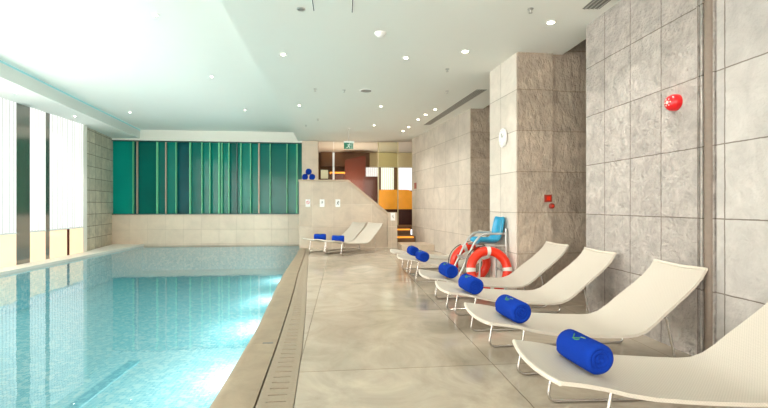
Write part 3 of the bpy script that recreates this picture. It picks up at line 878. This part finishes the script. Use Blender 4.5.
downlight(-5.9, 12.39, ZP, 'recessed downlight in the pool ceiling above the window soffit', 60, .05, bulb=.4)
downlight(-6.35, 8.12, ZC, 'recessed downlight in the window soffit, nearest of three', 20, .05, bulb=.4)
downlight(-6.63, 9.29, ZC, 'recessed downlight in the window soffit, middle of three', 20, .05, bulb=.4)
downlight(-6.87, 11.59, ZC, 'recessed downlight in the window soffit, farthest of three', 20, .05, bulb=.4)
sd = thing('smoke_detector', 'domed white smoke detector with dark sensor on the deck ceiling', 'smoke detector', (.51, 5.59, ZC))
MB().lathe([(.075, 0), (.075, -.02), (.06, -.032), (.045, -.05), (.02, -.06), (0, -.061)], (0, 0, 0)).build('dome', M['white'], sd, smooth=True)
MB().lathe([(.052, -.03), (.054, -.036), (.048, -.042)], (0, 0, 0)).build('sensor_ring', M['grey'], sd)
spk = thing('ceiling_speaker', 'round grey speaker grille in the middle of the deck ceiling', 'speaker', (.48, 8.43, ZC))
MB().lathe([(.13, 0), (.13, -.008), (.115, -.012), (.115, -.006), (0, -.006)], (0, 0, 0)).build('rim', M['white'], spk, smooth=True)
MB().lathe([(.112, -.007), (.112, -.009), (0, -.009)], (0, 0, 0)).build('grille', M['grey'], spk)
def sprinkler(x, y, z, label):
    t = thing('sprinkler_head', label, 'sprinkler', (x, y, z))
    MB().lathe([(.035, 0), (.035, -.004), (.012, -.012), (.008, -.045)], (0, 0, 0), seg=14).build('body', M['alu'], t, smooth=True)
    MB().lathe([(.022, -.045), (.022, -.049)], (0, 0, 0), seg=12).build('deflector', M['alu'], t)
for x, y, lb in ((2.2, 4.73, 'small sprinkler head near the top edge, left of the ceiling vent'), (1.77, 6.96, 'sprinkler head in the deck ceiling before the stone pier'),
                 (-.53, 8.42, 'sprinkler head left of the round speaker grille'), (2.11, 8.31, 'sprinkler head beside the near end of the long vent'),
                 (.04, 8.44, 'tiny sprinkler head just left of the speaker grille'), (-.64, 11.35, 'sprinkler head near the far pool ceiling corner'),
                 (-1.03, 12.24, 'farthest sprinkler head beside the pool ceiling edge')):
    sprinkler(x, y, ZC, lb)
def slot(x, y, label):
    t = thing('ceiling_slot', label, 'ceiling slot', (x, y, ZC))
    MB().box(-.012, .012, -.35, .18, -.004, 0).build('frame', M['white'], t)
    MB().box(-.005, .005, -.34, .17, -.006, -.004).build('gap', M['black'], t)
slot(.12, 4.85, 'thin dark slot in the deck ceiling at the top of the photo, right one')
slot(-.33, 4.85, 'thin pale slot in the deck ceiling at the top of the photo, left one')
def vent(poly, label, slats):
    cx = sum(p[0] for p in poly) / 4; cy = sum(p[1] for p in poly) / 4
    t = thing('ceiling_vent', label, 'air vent', (cx, cy, ZC))
    q = [(x - cx, y - cy) for x, y in poly]
    MB().prism(q, -.006, 0).build('backing', M['grey'], t)
    a, b, c, d = [Vector((x, y, 0)) for x, y in q]      # a-b one short end, d-c the other
    for k in range(slats):
        s = (k + .5) / slats
        p0 = a.lerp(b, s); p1 = d.lerp(c, s)
        MB().tube([(p0.x, p0.y, -.009), (p1.x, p1.y, -.009)], .006, 6).build('slat', M['alu'], t)
vent([(2.67, 8.14), (2.87, 8.12), (2.52, 11.8), (2.34, 11.85)], 'long grey linear air vent in the ceiling along the far pale wall', 4)
vent([(2.78, 3.6), (2.99, 3.6), (3.0, 4.64), (2.8, 4.66)], 'grey ceiling air vent at the top edge above the near stone wall', 4)

# ------------------------------------------------------------------ light
world = bpy.data.worlds.new('sky'); sc.world = world; world.use_nodes = True
bg = world.node_tree.nodes['Background']
bg.inputs['Color'].default_value = (.9, .95, 1, 1); bg.inputs['Strength'].default_value = 1.0
def area(name, loc, rot, sx, sy, e, col=(1, 1, 1)):
    l = bpy.data.lights.new(name, 'AREA'); l.shape = 'RECTANGLE'; l.size = sx; l.size_y = sy; l.energy = e; l.color = col
    o = bpy.data.objects.new(name, l); COL.objects.link(o); o.location = loc; o.rotation_euler = rot
    return o
for y_ in (1.5, 3.6, 5.7, 7.9, 10.2, 12.8):
    l = bpy.data.lights.new('underwater_lamp', 'SPOT'); l.energy = 66; l.color = (1, .97, .94); l.spot_size = math.radians(170); l.spot_blend = .6; l.shadow_soft_size = .09
    o = bpy.data.objects.new('underwater_lamp', l); COL.objects.link(o); o.location = (interp(EDGE, y_) - .03, y_, -.45)
    o.rotation_euler = (0, math.radians(95), 0)
l = bpy.data.lights.new('lounge_lamp', 'POINT'); l.energy = 60; l.color = (1, .86, .68); l.shadow_soft_size = .2
o = bpy.data.objects.new('lounge_lamp', l); COL.objects.link(o); o.location = (.3, 16.4, 2.0)

# ------------------------------------------------------------------ camera
cam = bpy.data.cameras.new('camera'); co = bpy.data.objects.new('camera', cam); COL.objects.link(co)
cam.sensor_width = 36; cam.lens = 36 * 420 / 768
cam.shift_y = 1 / 768
cam.clip_start = .05
co.location = (0, 0, 1.35)
co.rotation_euler = (PI / 2, 0, -math.atan(.1))
sc.camera = co
sc.view_settings.view_transform = 'Standard'
sc.view_settings.look = 'None'
sc.view_settings.exposure = 1.1
sc.view_settings.gamma = 1
sc.view_settings.use_curve_mapping = False
sc.cycles.use_denoising = True
sc.cycles.max_bounces = 12
sc.cycles.diffuse_bounces = 6
sc.cycles.transparent_max_bounces = 16
sc.cycles.caustics_reflective = False
sc.cycles.caustics_refractive = False
sc.cycles.sample_clamp_indirect = 6
